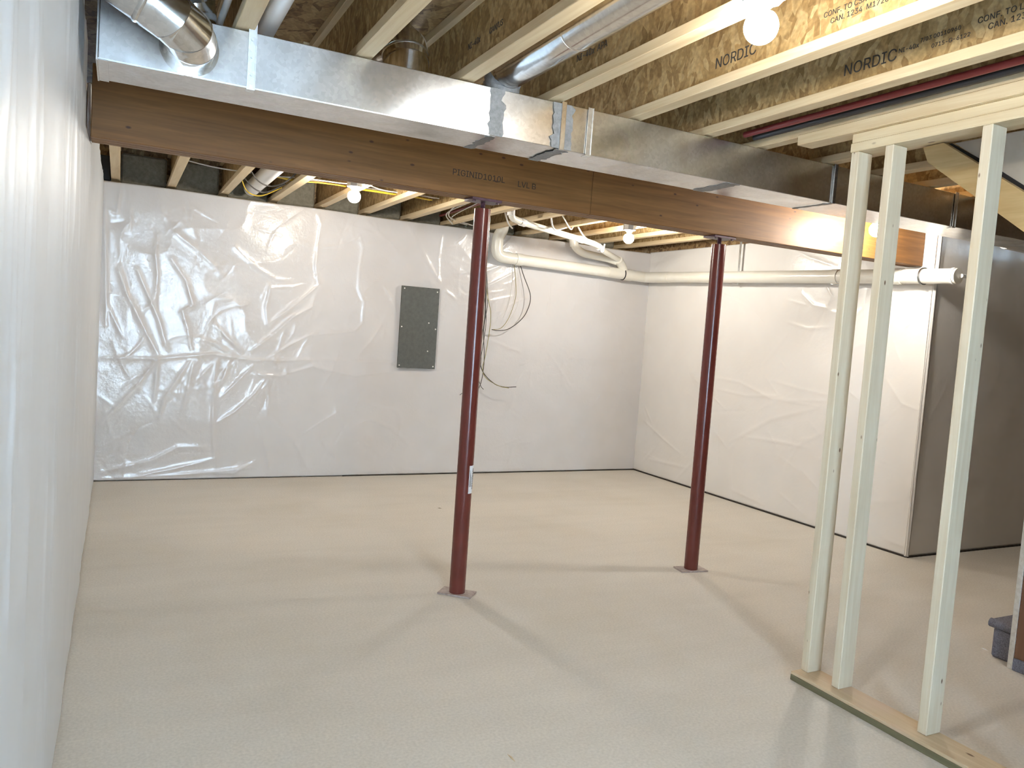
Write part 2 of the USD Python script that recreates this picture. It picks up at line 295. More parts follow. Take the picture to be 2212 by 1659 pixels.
CB = [([(1.55,2.36),(1.58,2.28),(1.56,2.10),(1.55,1.91),(1.59,1.75),(1.41,1.57),(1.17,1.37)],14,9),
([(1.92,2.25),(1.97,2.11),(1.95,1.92),(1.95,1.75),(2.01,1.62),(2.00,1.43),(1.93,1.35),(1.56,1.29)],14,8),
([(0.86,2.00),(0.95,1.92),(1.07,1.83),(1.21,1.76),(1.37,1.76)],16,8),
([(-0.01,1.71),(0.06,1.52),(0.13,1.38),(0.22,1.20),(0.30,1.05)],18,11),
([(0.12,1.74),(0.21,1.53),(0.30,1.33),(0.37,1.08)],14,7),
([(0.26,2.04),(0.25,1.87),(0.27,1.72),(0.26,1.45)],14,7),
([(0.39,2.07),(0.56,1.95),(0.69,1.84),(0.78,1.74)],18,7),
([(0.37,1.85),(0.49,1.68),(0.55,1.48),(0.47,1.43),(0.52,1.28),(0.55,1.11)],14,8),
([(0.61,1.21),(0.74,1.17),(0.81,1.12),(0.90,1.08)],14,6),
([(0.74,1.32),(0.83,1.23),(0.96,1.11)],13,8),
([(1.16,1.37),(1.14,1.51),(1.17,1.68),(1.45,1.72)],16,8),
([(1.04,1.13),(1.20,1.26),(1.36,1.43),(1.56,1.56)],14,8),
([(1.18,1.07),(1.37,1.20),(1.56,1.31)],12,6),
([(-0.10,1.01),(0.30,1.02),(0.72,1.08),(1.06,1.04),(1.61,1.07),(2.38,1.08)],14,7),
([(1.06,0.92),(1.28,0.91),(1.57,1.01),(1.96,0.94),(2.39,1.00),(2.94,1.03)],18,7),
([(0.30,1.02),(0.23,0.92),(0.14,0.78),(0.01,0.62),(-0.11,0.47)],14,9),
([(0.30,1.02),(0.29,0.83),(0.28,0.67)],12,7),
([(0.54,1.01),(0.46,0.87),(0.35,0.68),(0.33,0.52)],13,8),
([(0.57,1.00),(0.54,0.79),(0.50,0.60)],12,7),
([(0.75,1.01),(0.74,0.85),(0.75,0.36),(0.79,0.10)],12,7),
([(0.72,0.99),(0.61,0.86)],12,6),
([(0.84,0.99),(0.82,0.90),(0.79,0.81)],12,6),
([(1.06,1.00),(0.92,0.84),(0.81,0.72)],13,7),
([(1.16,0.88),(1.07,0.74),(0.92,0.59),(0.77,0.49)],15,9),
([(1.18,0.88),(1.20,0.69),(1.19,0.55)],12,6),
([(1.12,0.92),(1.30,0.91)],13,8),
([(-0.07,0.08),(0.12,0.13),(0.29,0.17),(0.48,0.28),(0.69,0.28)],18,9),
([(0.22,0.05),(0.43,0.09),(0.64,0.14),(0.77,0.18)],18,10),
([(-0.09,0.02),(0.31,0.03),(0.76,0.06),(1.10,0.10)],18,10),
([(0.78,0.05),(0.94,0.05),(1.13,0.16)],16,8),
([(1.09,0.53),(1.19,0.28),(1.25,0.03)],16,6),
([(1.24,0.55),(1.44,0.33),(1.57,0.09)],16,5),
([(1.61,0.41),(1.81,0.19),(1.90,0.03)],16,5),
([(1.97,0.47),(2.12,0.54),(2.35,0.45),(2.54,0.29)],18,6),
([(1.98,0.89),(2.02,0.75),(1.97,0.62)],12,5),
([(2.18,1.42),(2.10,1.28),(1.98,1.13)],13,6),
([(2.19,1.79),(2.25,1.70),(2.30,1.64)],10,8),
([(2.80,1.80),(2.87,1.76),(2.92,1.72)],10,8),
([(2.37,2.40),(2.51,2.20),(2.73,1.89)],14,7),
([(2.73,2.33),(2.71,2.10),(2.73,1.89)],10,7),
([(2.54,2.12),(2.75,1.87)],10,6),
([(2.01,2.35),(2.28,2.14),(2.48,1.87)],14,5),
([(-0.13,2.37),(-0.12,2.01),(-0.10,1.57),(-0.09,1.27)],13,10),
([(-0.11,2.19),(-0.04,2.17),(-0.02,2.38)],12,8),
([(-0.08,1.42),(-0.01,1.27),(0.03,1.19)],12,6),
([(2.89,2.28),(2.97,2.36)],12,8),
([(3.57,2.51),(3.36,2.25),(3.12,2.04)],12,7),
([(3.53,2.04),(3.28,1.90),(2.99,1.76)],12,9),
([(3.57,2.18),(3.22,2.03),(2.88,1.97)],12,8),
([(3.55,1.81),(3.29,1.74),(3.20,1.66)],12,6),
([(3.96,1.98),(3.96,1.79),(3.94,1.65)],12,5),
([(3.02,1.40),(3.32,1.35),(3.65,1.25)],12,4)]
CR = [([(4.60,2.02),(4.53,1.93),(4.58,1.82)],10,8),
([(4.85,1.95),(4.71,1.85),(4.54,1.82)],12,7),
([(4.97,1.70),(4.74,1.65),(4.54,1.67)],12,6),
([(4.20,1.84),(4.30,1.76),(4.54,1.80)],12,7),
([(4.20,1.98),(4.21,1.78),(4.38,1.65)],12,5),
([(3.79,1.90),(3.85,1.81),(3.94,1.75)],12,6),
([(3.84,1.69),(3.78,1.74)],10,6),
([(4.16,1.56),(4.27,1.51)],10,5),
([(5.02,1.36),(4.96,1.30)],10,5),
([(5.16,1.19),(5.00,1.05),(5.39,1.01),(5.85,1.04)],14,5),
([(5.86,1.14),(5.50,1.13),(5.09,1.02),(4.56,1.01)],15,5),
([(5.34,0.63),(4.95,0.65),(4.62,0.65)],16,5),
([(5.54,0.56),(5.07,0.83),(4.56,1.00)],18,5),
([(6.92,0.58),(6.54,0.42),(6.27,0.32)],14,5),
([(6.75,0.17),(6.16,0.19)],16,5),
([(5.77,0.62),(5.58,0.49)],14,4),
([(5.48,0.11),(5.12,0.07)],16,4),
([(4.32,0.64),(4.51,0.57)],12,5),
([(5.11,1.18),(4.74,1.13),(4.41,1.11)],14,4),
([(4.33,1.20),(4.18,1.11)],12,4),
([(7.05,1.61),(7.01,1.54)],10,8),
([(3.96,1.30),(3.80,1.12),(3.64,1.08)],14,4),
([(3.92,1.57),(3.83,1.40)],12,4),
([(3.83,0.09),(3.63,0.07)],14,4),
([(5.05,2.36),(4.82,2.26),(4.50,2.16)],14,4)]
rb = np.random.default_rng(11)
extra = (random_creases(70, XL, 2.3, 0.05, 2.35, (0.10, 0.5), (8, 16), (1.5, 4.5), 65, 35, rb) + random_creases(45, XL, 2.3, 0.05, 2.35, (0.08, 0.3), (8, 14), (1.5, 4), 120, 30, rb)
         + random_creases(30, 2.6, 3.8, 1.1, 2.3, (0.08, 0.35), (7, 12), (1.5, 4.5), 20, 30, rb) + random_creases(60, 2.3, XR, 0.05, 2.3, (0.1, 0.5), (10, 22), (0.8, 2.2), 150, 40, rb))
w = structure('wall_back', 'back wall under a wrinkled white plastic vapour barrier', 'wall')
part(w, 'foundation_wall', box(XL-0.4, XS+0.3, YB+0.03, YB+0.33, 0.0, 2.395), 'foundation')
part(w, 'vapour_barrier', sheet(XL-0.02, XR+0.01, lambda x: 2.412+0.004*math.sin(x*5), 560, 250, CB+extra, lambda U, V, H: np.stack([U, YB-H, V], -1), wave=0.012, seed=3), 'poly', True, 'glossy creased white plastic sheet')
part(w, 'sill_plate', box(XL-0.2, XS, YB+0.16, YB+0.26, 2.395, ZJ-0.001, 0.003), 'lumber_y')
part(w, 'rim_board', box(XL-0.2, XS, YB+0.26, YB+0.30, ZJ, ZD-0.001), 'osb_deck')
part(w, 'floor_gap', box(1.9, XR, YB-0.008, YB+0.02, 0.0005, 0.009), 'dark_gap')

def left_top(y):
    if y < 2.5: return 2.70
    if y < 3.55: return 2.46
    if y < 3.95: return 2.14
    return 2.40
rl = np.random.default_rng(21)
CL = (random_creases(70, 0.6, 7.0, 0.2, 2.4, (0.5, 1.7), (10, 30), (1.5, 4.0), 90, 4, rl) + random_creases(30, 0.8, 4.0, 1.5, 2.4, (0.25, 0.7), (14, 28), (3, 7), 92, 7, rl))
w = structure('wall_left', 'left wall close beside the viewer under hanging white plastic', 'wall')
part(w, 'foundation_wall', box(XL-0.36, XL-0.06, YF-0.3, YB+0.03, 0.0, 2.395), 'foundation')
part(w, 'vapour_barrier', sheet(YF, YB, left_top, 700, 190, CL, lambda U, V, H: np.stack([XL+H, U, V], -1), wave=0.007, wscale=1.3, seed=5, stretch=(1.6, 0.4), ridge=0.004), 'poly_left_cool_lit', True, 'white plastic sheet in long vertical folds')
part(w, 'sill_plate', box(XL-0.30, XL-0.02, 3.9, YB, 2.396, 2.434, 0.003), 'lumber_y')
part(w, 'rim_board', box(XL-0.36, XL-0.32, YF, YB+0.3, 2.396, ZD-0.001), 'osb_deck')

rr = np.random.default_rng(31)
er = random_creases(70, YJ, YB, 0.05, 2.3, (0.1, 0.55), (8, 18), (1.2, 4.0), 160, 45, rr)
w = structure('wall_right', 'right wall under a smoother white plastic vapour barrier', 'wall')
part(w, 'foundation_wall', box(XR+0.03, XS+0.3, YJ+0.03, YB+0.03, 0.0, 2.42), 'foundation')
part(w, 'vapour_barrier', sheet(YJ-0.012, YB+0.01, lambda y: 2.425, 330, 230, CR+er, lambda U, V, H: np.stack([XR-H, U, V], -1), wave=0.007, seed=8, ridge=0.002), 'poly_soft', True, 'smooth white plastic sheet')
part(w, 'rim_board', box(XR+0.05, XR+0.09, YJ+0.05, YB+0.3, 2.425, ZD-0.001), 'osb_deck')
part(w, 'floor_gap', box(XR-0.010, XR+0.02, YJ, YB, 0.0005, 0.0125), 'dark_gap')
w = structure('wall_return', 'short wall turning right from the corner, in shade', 'wall')
part(w, 'vapour_barrier', sheet(XR-0.012, XS+0.2, lambda x: 2.425, 200, 160, random_creases(50, XR, XS, 0.1, 2.3, (0.2, 0.8), (12, 24), (0.8, 2.2), 10, 40, rr), lambda U, V, H: np.stack([U, YJ-H, V], -1), wave=0.008, seed=12, ridge=0.002), 'poly_soft', True)
part(w, 'floor_gap', box(XR, XS, YJ-0.010, YJ+0.02, 0.0005, 0.0125), 'dark_gap')
w = structure('wall_side', 'far right wall beyond the stairs', 'wall')
part(w, 'board', box(XS, XS+0.2, YF, YJ+0.1, 0.0, ZD-0.001), 'drywall')
# the wall behind the camera, with the window that lets in the cool daylight
WX0, WX1, WZ0, WZ1 = 0.0, 1.15, 0.30, 2.20
w = structure('wall_front', 'wall behind the viewer with the garden window', 'wall')
for b in ((XL-0.4, WX0, 0, ZD), (WX1, XS+0.3, 0, ZD), (WX0, WX1, 0, WZ0), (WX0, WX1, WZ1, ZD)):
    part(w, 'panel', box(b[0], b[1], YF-0.2, YF, b[2], b[3]-0.001), 'drywall')
w = structure('window_1', 'white framed garden window behind the viewer', 'window')
for b in ((WX0, WX0+0.06, WZ0, WZ1), (WX1-0.06, WX1, WZ0, WZ1), (WX0+0.06, WX1-0.06, WZ0, WZ0+0.06), (WX0+0.06, WX1-0.06, WZ1-0.06, WZ1), ((WX0+WX1)/2-0.04, (WX0+WX1)/2+0.04, WZ0+0.06, WZ1-0.06)):
    part(w, 'window_frame', box(b[0], b[1], YF-0.13, YF-0.07, b[2], b[3]), 'trim_white')
part(w, 'pane', box(WX0+0.06, (WX0+WX1)/2-0.04, YF-0.103, YF-0.097, WZ0+0.06, WZ1-0.06), 'glass')
part(w, 'pane', box((WX0+WX1)/2+0.04, WX1-0.06, YF-0.103, YF-0.097, WZ0+0.06, WZ1-0.06), 'glass')

# ---------------------------------------------------------------- joists
FW, FH = 0.064, 0.038
def joist(x, y0, y1, label, group, letters=()):
    t = thing('floor_joist', label, 'joist', (x, (y0+y1)/2, ZJ), group)
    part(t, 'bottom_flange', box(x-FW/2, x+FW/2, y0, y1, ZJ, ZJ+FH, 0.002), 'lumber_y')
    part(t, 'top_flange', box(x-FW/2, x+FW/2, y0, y1, ZD-FH-0.001, ZD-0.001, 0.002), 'lumber_y')
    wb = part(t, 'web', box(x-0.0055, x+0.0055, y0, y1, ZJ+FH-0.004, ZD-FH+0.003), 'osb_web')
    for tx, h, y, z, sl, ink in letters:
        part(wb, 'lettering', letter_x(tx, h, x-0.0055, y, z, sl), ink)
NEARX = [0.360, 0.787, 1.208, 1.618, 2.035, 2.458, 2.80, 3.275, 3.69, 4.10, 4.505, 4.92]
NLAB = ['nearer I-joist on the camera side of the beam, beside the white vent pipe', 'camera-side I-joist whose flange ends left of the dark round duct boot', 'camera-side I-joist with the long round duct on its right',
        'camera-side I-joist carrying the bright near bulb', 'camera-side I-joist just right of the glaring near bulb', 'camera-side I-joist with the largest block lettering, left of the red pipe',
        'camera-side I-joist directly above the stud wall plates', 'camera-side I-joist just beyond the stud wall, above the sloped board', 'camera-side I-joist second beyond the stud wall, half hidden',
        'camera-side I-joist third beyond the stud wall, in shade', 'camera-side I-joist beside the bulb at the beam end', 'camera-side I-joist nearest the right wall jog']
LET = {2: [('NI-40x', 0.024, 2.94, 2.55, 0, 'ink'), ('CAN/US', 0.022, 2.74, 2.552, 0, 'ink')],
       3: [('NI-40x  APA', 0.026, 2.78, 2.55, 0, 'ink')],
       4: [('NORDIC', 0.040, 2.43, 2.518, 0, 'ink'), ('CONF. TO CSA  GLUE 0100', 0.017, 1.91, 2.545, 0, 'ink'), ('CAN. 1234  M17289', 0.017, 1.88, 2.518, 0, 'ink')],
       5: [('NORDIC', 0.042, 2.184, 2.516, 0, 'ink'), ('NI-40x', 0.016, 1.948, 2.536, 0, 'ink'), ('7/03 00110960', 0.014, 1.865, 2.550, 0, 'ink'), ('0715-G-6122', 0.014, 1.82, 2.518, 0, 'ink'), ('CONF. TO LOT', 0.019, 1.662, 2.550, 0, 'ink'), ('CAN. 1234', 0.019, 1.625, 2.520, 0, 'ink')]}
for i, x in enumerate(NEARX):
    joist(x, YF+0.01, 3.805, NLAB[i], 'joists on the camera side of the beam', LET.get(i, ()))
FARX = [-0.058+0.4095*k for k in range(13)]
FLAB = ['back-bay I-joist tight against the left wall', 'back-bay I-joist second from the left wall, between two grey insulation panels', 'back-bay I-joist just left of the white vent pipe with wires', 'back-bay I-joist just right of the white vent pipe with wires',
        'back-bay I-joist touching the lit bulb near the back wall', 'back-bay I-joist just right of the left back bulb', 'back-bay I-joist ending left of the first red column top', 'back-bay I-joist just right of the first red column top',
        'back-bay I-joist above the elbow of the thin white drain', 'back-bay I-joist above the middle of the thin white drain', 'back-bay I-joist beside the bulb in the far right corner', 'back-bay I-joist right of the corner bulb, behind the second red column', 'back-bay I-joist nearest the right wall']
for i, x in enumerate(FARX):
    lt = [('NI-40x', 0.03, 5.0, 2.545, 0, 'ink')] if i in (4, 5, 6, 8) else []
    joist(x, 3.815, 7.27, FLAB[i], 'joists between the beam and the back wall', lt)
W = '/World/wall_back'
for a, b in zip(FARX, FARX[1:]):
    part(W, 'batt_or_recess_shade', box(a+0.034, b-0.034, YB+0.16, YB+0.25, ZJ+0.002, ZD-0.06, 0.015), 'batt')
part(W, 'batt_or_recess_shade', box(XL-0.15, FARX[0]-0.034, YB+0.16, YB+0.25, ZJ+0.002, ZD-0.1, 0.01), 'black')  # black block paints the shade of the corner recess, not insulation

# ---------------------------------------------------------------- main beam and columns
BY0, BY1, BZ = 3.745, 3.878, 2.133
t = thing('main_beam', 'long brown laminated wood beam across the room, orange at its lit right end', 'beam', (2.5, 3.81, BZ))
SEAM = 2.333
part(t, 'ply', box(-0.13, SEAM-0.001, BY0, BY0+0.044, BZ, ZJ-0.001, 0.003), 'lvl', label='left length of the front ply')
part(t, 'ply', box(SEAM+0.001, XR-0.008, BY0, BY0+0.044, BZ, ZJ-0.001, 0.003), 'lvl', label='right length of the front ply')
part(t, 'ply', box(-0.13, XR-0.008, BY0+0.0445, BY1-0.0445, BZ, ZJ-0.001, 0.003), 'lvl')
part(t, 'ply', box(-0.13, XR-0.008, BY1-0.044, BY1, BZ, ZJ-0.001, 0.003), 'lvl')
part(t, 'lettering', join(letter_y('PIGINID1010L', 0.030, 1.49, BY0, 2.226), letter_y('LVL B', 0.030, 1.865, BY0, 2.219)), 'ink_soft')
def column(x, y, rz, label, sticker):
    t = thing('steel_column', label, 'column', (x, y, 0.0), 'red steel columns under the beam')
    part(t, 'base_plate', rotz(box(x-0.095, x+0.095, y-0.055, y+0.055, 0.0, 0.010, 0.001), rz, (x, y, 0)), 'plate_steel', label='dusty stained steel base plate')
    part(t, 'tube', tube([(x, y, 0.0095), (x, y, 1.0), (x, y, 2.083)], 0.0435, 40), 'oxide', 40)
    sc = [(0.0001, 0.0)]
    for k in range(12): sc += [(0.0115, k*0.003), (0.0135, k*0.003+0.0015)]
    part(t, 'jack_screw', lathe(sc+[(0.0115, 0.036), (0.0001, 0.036)], (x, y, 2.0835), 16), 'screw_steel')
    part(t, 'top_plate', box(x-0.085, x+0.085, y-0.055, y+0.055, 2.1195, BZ-0.0003, 0.001), 'screw_steel')
    for sx in (-0.068, 0.068): part(t, 'bolt', tube([(x+sx, y-0.035, 2.112), (x+sx, y-0.035, 2.1195)], 0.008, 6), 'screw_steel')
    if sticker:
        def arc(a0, a1, z0, z1, rad):
            a = np.radians(np.linspace(a0, a1, 9)); V = []; 
            for rr_ in (rad, rad+0.0006):
                for z in (z0, z1): V += [(x+rr_*math.cos(q), y+rr_*math.sin(q), z) for q in a]
            return trimesh.convex.convex_hull(np.array(V)) if a1-a0 < 12 else join(*[trimesh.convex.convex_hull(np.array([(x+rr_*math.cos(q), y+rr_*math.sin(q), z) for rr_ in (rad, rad+0.0006) for z in (z0, z1) for q in (a[i], a[i+1])])) for i in range(8)])
        st = part(t, 'sticker', arc(-82, -18, 0.563, 0.715, 0.0437), 'sticker', label='white paper sticker with barcode')
        bars = []; z = 0.585; rs = random.Random(3)
        while z < 0.70: h = rs.choice([0.0016, 0.003, 0.0045]); bars.append(arc(-48, -24, z, z+h, 0.0442)); z += h+rs.choice([0.002, 0.0035])
        for a in range(4): bars.append(arc(-75+a*5, -73.5+a*5, 0.60, 0.69-0.012*a, 0.0442))
        part(st, 'print', join(*bars), 'ink')
column(1.697, 3.800, -42, 'red painted steel column with a white barcode sticker low on it', True)
column(3.337, 3.811, -8, 'red painted steel column without a sticker, nearer the right wall', False)

# ---------------------------------------------------------------- rectangular trunk duct
DY0, DY1, DZ0, DZ1 = 2.930, 3.195, 2.236, 2.428
t = thing('trunk_duct', 'long rectangular galvanised trunk duct hung in front of the beam', 'duct', (2.0, 3.06, DZ0))
CUTS = [-0.088, 1.345, 1.655, 3.300, XS-0.1]
for a, b in zip(CUTS, CUTS[1:]):
    s = 0.004 if a == 1.345 else 0.0
    part(t, 'duct_section', box(a+0.0008, b-0.0008, DY0+s, DY1, DZ0+s, DZ1, 0.0025), 'galv')
part(t, 'end_cap', join(box(-0.094, -0.088, DY0-0.004, DY1+0.004, DZ0-0.006, DZ1+0.002, 0.001), box(-0.088, -0.058, DY0-0.003, DY1+0.002, DZ0-0.0035, DZ0-0.0005)), 'galv', label='folded end cap')
def ragged(x0, x1, seed, under):
    """brushed-on sealant with uneven edges, on the front face or the underside."""
    rg = np.random.default_rng(seed); n = 14; s = np.linspace(0, 1, n)
    e0, e1 = x0+rg.normal(0, 0.005, n), x1+rg.normal(0, 0.006, n); V = []
    for d in (0.0, 0.0022):
        for xs in (e0, e1):
            for k in range(n):
                V.append((xs[k], DY0+0.003+s[k]*(DY1-DY0-0.004), DZ0-d) if under else (xs[k], DY0-d, DZ0+0.002+s[k]*(DZ1-DZ0-0.004)))
    F = []
    idx = lambda d, e, k: d*2*n+e*n+k
    for k in range(n-1):
        for q in ([idx(1, 0, k), idx(1, 1, k), idx(1, 1, k+1), idx(1, 0, k+1)], [idx(0, 0, k), idx(1, 0, k), idx(1, 0, k+1), idx(0, 0, k+1)], [idx(1, 1, k), idx(0, 1, k), idx(0, 1, k+1), idx(1, 1, k+1)], [idx(0, 0, k), idx(0, 0, k+1), idx(0, 1, k+1), idx(0, 1, k)]): F.append(q)
    F += [[idx(0, 0, 0), idx(0, 1, 0), idx(1, 1, 0), idx(1, 0, 0)], [idx(0, 0, n-1), idx(1, 0, n-1), idx(1, 1, n-1), idx(0, 1, n-1)]]
    v, f, _ = meshkit.arrays((np.array(V), np.array(F))); m = trimesh.Trimesh(v, f); m.fix_normals(); return m
for x0, x1, sd in ((1.310, 1.375, 1), (1.605, 1.700, 2)):
    part(t, 'joint_sealant', ragged(x0, x1, sd, False), 'mastic', label='grey brushed sealant over a joint')
for x0, x1, sd in ((1.318, 1.352, 3), (1.632, 1.690, 4), (2.585, 2.665, 5), (3.290, 3.312, 6)):
    part(t, 'joint_sealant', ragged(x0, x1, sd, True), 'mastic', label='grey brushed sealant under a joint')
for xc in (1.652, 3.300):
    part(t, 'drive_cleat', box(xc-0.012, xc+0.012, DY0-0.010, DY0-0.0005, DZ0-0.004, DZ1+0.006, 0.002), 'cleat' if xc > 2 else 'galv', label='raised cleat over a joint')
part(t, 'bottom_seam', box(CUTS[0], CUTS[1]-0.03, DY0-0.003, DY0+0.001, DZ0-0.002, DZ0+0.003), 'galv_strap')
for xc, top in ((0.386, 2.475), (1.787, 2.434), (4.30, 2.434)):
    st = join(box(xc-0.014, xc+0.014, DY0-0.0045, DY0-0.003, DZ0-0.004, top), box(xc-0.014, xc-0.011, DY0-0.008, DY0-0.0045, DZ0+0.0, top), box(xc+0.011, xc+0.014, DY0-0.008, DY0-0.0045, DZ0+0.0, top), box(xc-0.014, xc+0.014, DY0-0.0045, DY0+0.03, DZ0-0.006, DZ0-0.004))
    part(t, 'hanger_strap', st, 'galv_strap', label='narrow galvanised hanger strap')
for k in range(3): part(t, 'sheet_screw', tube([(0.386, DY0-0.012, 2.28+0.06*k), (0.386, DY0-0.0045, 2.28+0.06*k)], 0.005, 6), 'galv_strap')

# round pipes of the air system
def bead(c, axis, r, n=40):
    c = np.array(c, float); a = np.array(axis, float)/np.linalg.norm(axis); k = np.linspace(-1, 1, 7)
    return tube([c+a*0.009*q for q in k], r+0.0045*np.cos(k*1.45), n)
def gores(parent, path, r, name='elbow_gore'):
    P = np.array(path, float)
    for k in range(len(P)-1):
        d = P[k+1]-P[k]; L_ = np.linalg.norm(d); d = d/L_
        def over(i):
            if i in (0, len(P)-1): return 0.0
            a, b = P[i]-P[i-1], P[i+1]-P[i]; c = a@b/np.linalg.norm(a)/np.linalg.norm(b)
            return 0.85*r*math.tan(math.acos(min(1, c))/2)+0.002
        part(parent, name, tube([P[k]-d*over(k), P[k+1]+d*over(k+1)], r-0.0006*k, 36), 'galv_pipe', 40)
t = thing('round_duct', 'shiny round galvanised pipe elbowing from the left wall into the trunk duct front', 'duct', (0.15, 2.9, 2.3), 'round air ducts')
C = [(0.183, 2.929, 2.327), (0.183, 2.845, 2.327), (0.168, 2.792, 2.334), (0.130, 2.762, 2.352), (0.058, 2.752, 2.387)]
part(t, 'collar', ring((0.183, 2.9245, 2.327), (0, 1, 0), 0.094, 0.009, 40), 'galv_pipe', 30, 'flanged collar against the trunk duct')
gores(t, C, 0.080)
part(t, 'pipe', tube([(0.075, 2.754, 2.379), (-0.13, 2.738, 2.478)], 0.0765, 40), 'galv_pipe', 40)
part(t, 'bead', bead((0.044, 2.750, 2.394), (-0.9, -0.07, 0.43), 0.0770), 'galv_pipe', 40)
t = thing('round_duct', 'round galvanised elbow rising off the trunk top behind the shiny elbow', 'duct', (0.23, 3.1, 2.43), 'round air ducts')
part(t, 'collar', ring((0.205, 3.09, 2.436), (0, 0, 1), 0.088, 0.014, 36), 'galv_pipe', 30)
gores(t, [(0.205, 3.09, 2.443), (0.205, 3.09, 2.500), (0.195, 3.07, 2.55), (0.175, 3.02, 2.59), (0.15, 2.95, 2.60)], 0.075)
part(t, 'pipe', tube([(0.152, 2.955, 2.60), (0.12, 1.2, 2.62)], 0.072, 32), 'galv_pipe', 40)
t = thing('round_duct', 'long round galvanised branch duct running between joists towards the viewer', 'duct', (1.41, 2.6, 2.5), 'round air ducts')
part(t, 'collar', ring((1.415, 3.06, 2.4345), (0, 0, 1), 0.088, 0.012, 36), 'mastic', 30, 'collar dark with sealant')
el = [(1.415, 3.06, 2.441), (1.415, 3.058, 2.492), (1.415, 3.02, 2.532), (1.415, 2.96, 2.545)]
for k in range(3): part(t, 'elbow_gore', tube([np.array(el[k]), np.array(el[k+1])], 0.079, 36), 'mastic' if k < 2 else 'galv_pipe', 40)
part(t, 'pipe', tube([(1.415, 2.975, 2.531), (1.415, 1.8, 2.538), (1.415, YF+0.05, 2.55)], 0.0755, 40), 'galv_pipe', 40)
for yy in (2.45, 1.6): part(t, 'bead', bead((1.415, yy, 2.534), (0, 1, 0), 0.0730), 'galv_pipe', 40)
t = thing('round_duct', 'dull round duct boot rising behind the trunk top, between two joists', 'duct', (1.0, 3.08, 2.43), 'round air ducts')
gores(t, [(0.995, 3.08, 2.430), (0.995, 3.08, 2.500), (0.995, 3.11, 2.555), (0.995, 3.17, 2.59), (0.995, 3.25, 2.60)], 0.092)
part(t, 'pipe', tube([(0.995, 3.24, 2.60), (0.995, 3.70, 2.61)], 0.09, 36), 'galv_pipe', 40)
part(t, 'bead', bead((0.995, 3.095, 2.528), (0, 0.3, 0.95), 0.0900), 'galv_strap', 40)

# ---------------------------------------------------------------- lamps
def lamp(x, y, zb, zt, label, glow='bulb'):
    """porcelain holder on a plastic box, with a bare lit bulb hanging from it."""
    t = thing('ceiling_lamp', label, 'lamp', (x, y, zt), 'bare bulbs')
    part(t, 'junction_box', tube([(x, y, zt-0.0755), (x, y, zt)], 0.056, 8), 'box_blue')
    part(t, 'lampholder', lathe([(0.0001, 0), (0.026, 0), (0.030, 0.006), (0.040, 0.0145), (0.0001, 0.0145)], (x, y, zt-0.0915), 28), 'porcelain', 40)
    r = 0.047
    h = zt-0.0915-zb
    pr = [(0.0001, -r)]+[(r*math.sin(a), -r*math.cos(a)) for a in np.linspace(0.15, 2.35, 14)]+[(0.020, h*0.75), (0.015, h+0.004), (0.0001, h+0.004)]
    part(t, 'bulb', lathe(pr, (x, y, zb), 24), glow, True, 'glowing bulb')
lamp(1.472, 5.56, 2.333, 2.475, 'lit bare bulb hanging near the left back wall, blue-grey box above it')
lamp(3.937, 5.66, 2.330, 2.475, 'lit bare bulb hanging in the far right corner of the room')
lamp(4.370, 3.50, 2.275, 2.434, 'lit bare bulb seen between two studs, beside the orange beam end')
lamp(1.545, 1.672, 2.330, 2.475, 'glaring bare bulb at the top, nearest the viewer', 'bulb_dim')

# ---------------------------------------------------------------- stud wall
SX0, SX1 = 2.757, 2.842
t = thing('stud_wall', 'unfinished pale wooden stud wall with three studs on the right', 'stud wall', (2.8, 1.8, 0.0))
part(t, 'bottom_plate', box(2.702, SX1, 0.5, 2.378, 0.0, 0.026, 0.002), 'treated', label='dark treated board under the plate')
part(t, 'bottom_plate', box(2.703, SX1, 0.5, 2.377, 0.0262, 0.040, 0.002), 'plate', label='lighter board on top')
for y in (2.333, 2.168, 1.768, 1.366, 0.960):
    part(t, 'stud', box(SX0, SX1, y, y+0.039, 0.0402, 2.310, 0.003), 'lumber_z')
part(t, 'top_plate', box(SX0-0.002, SX1, 0.5, 2.378, 2.3102, 2.348, 0.003), 'lumber_yk')
part(t, 'top_plate', box(SX0-0.001, SX1, 0.5, 2.374, 2.3485, 2.387, 0.003), 'lumber_yk')
t = thing('nailer_board', 'pale flat board between the joist and the stud wall top', 'board', (2.78, 1.6, 2.39))
part(t, 'board', box(2.735, 2.83, YF+0.02, 2.66, 2.3875, 2.4345, 0.003), 'lumber_y')

# sloped board of the stair opening and the sheet behind it
t = thing('sloped_board', 'yellowish sloped board descending behind the nearest stud', 'board', (3.3, 2.1, 2.2))
part(t, 'board', prism_x([(2.422, 2.429), (2.392, 2.356), (1.60, 1.752), (1.25, 1.49), (1.25, 1.665), (1.60, 1.92), (2.322, 2.432)], 3.28, 3.318), 'brace')
t = thing('wall_sheet', 'flat beige sheathing sheet above the sloped board', 'sheet', (3.34, 1.8, 2.2))
part(t, 'sheet', prism_x([(2.30, 2.433), (0.6, 1.20), (0.6, 2.433)], 3.325, 3.338), 'drywall')
part(t, 'cleat', prism_x([(2.345, 2.434), (2.30, 2.400), (2.10, 2.27), (1.2, 1.62), (1.2, 1.64), (2.10, 2.295), (2.31, 2.434)], 3.3185, 3.3245), 'black')  # black strip paints the shadow gap along the top of the sloped board

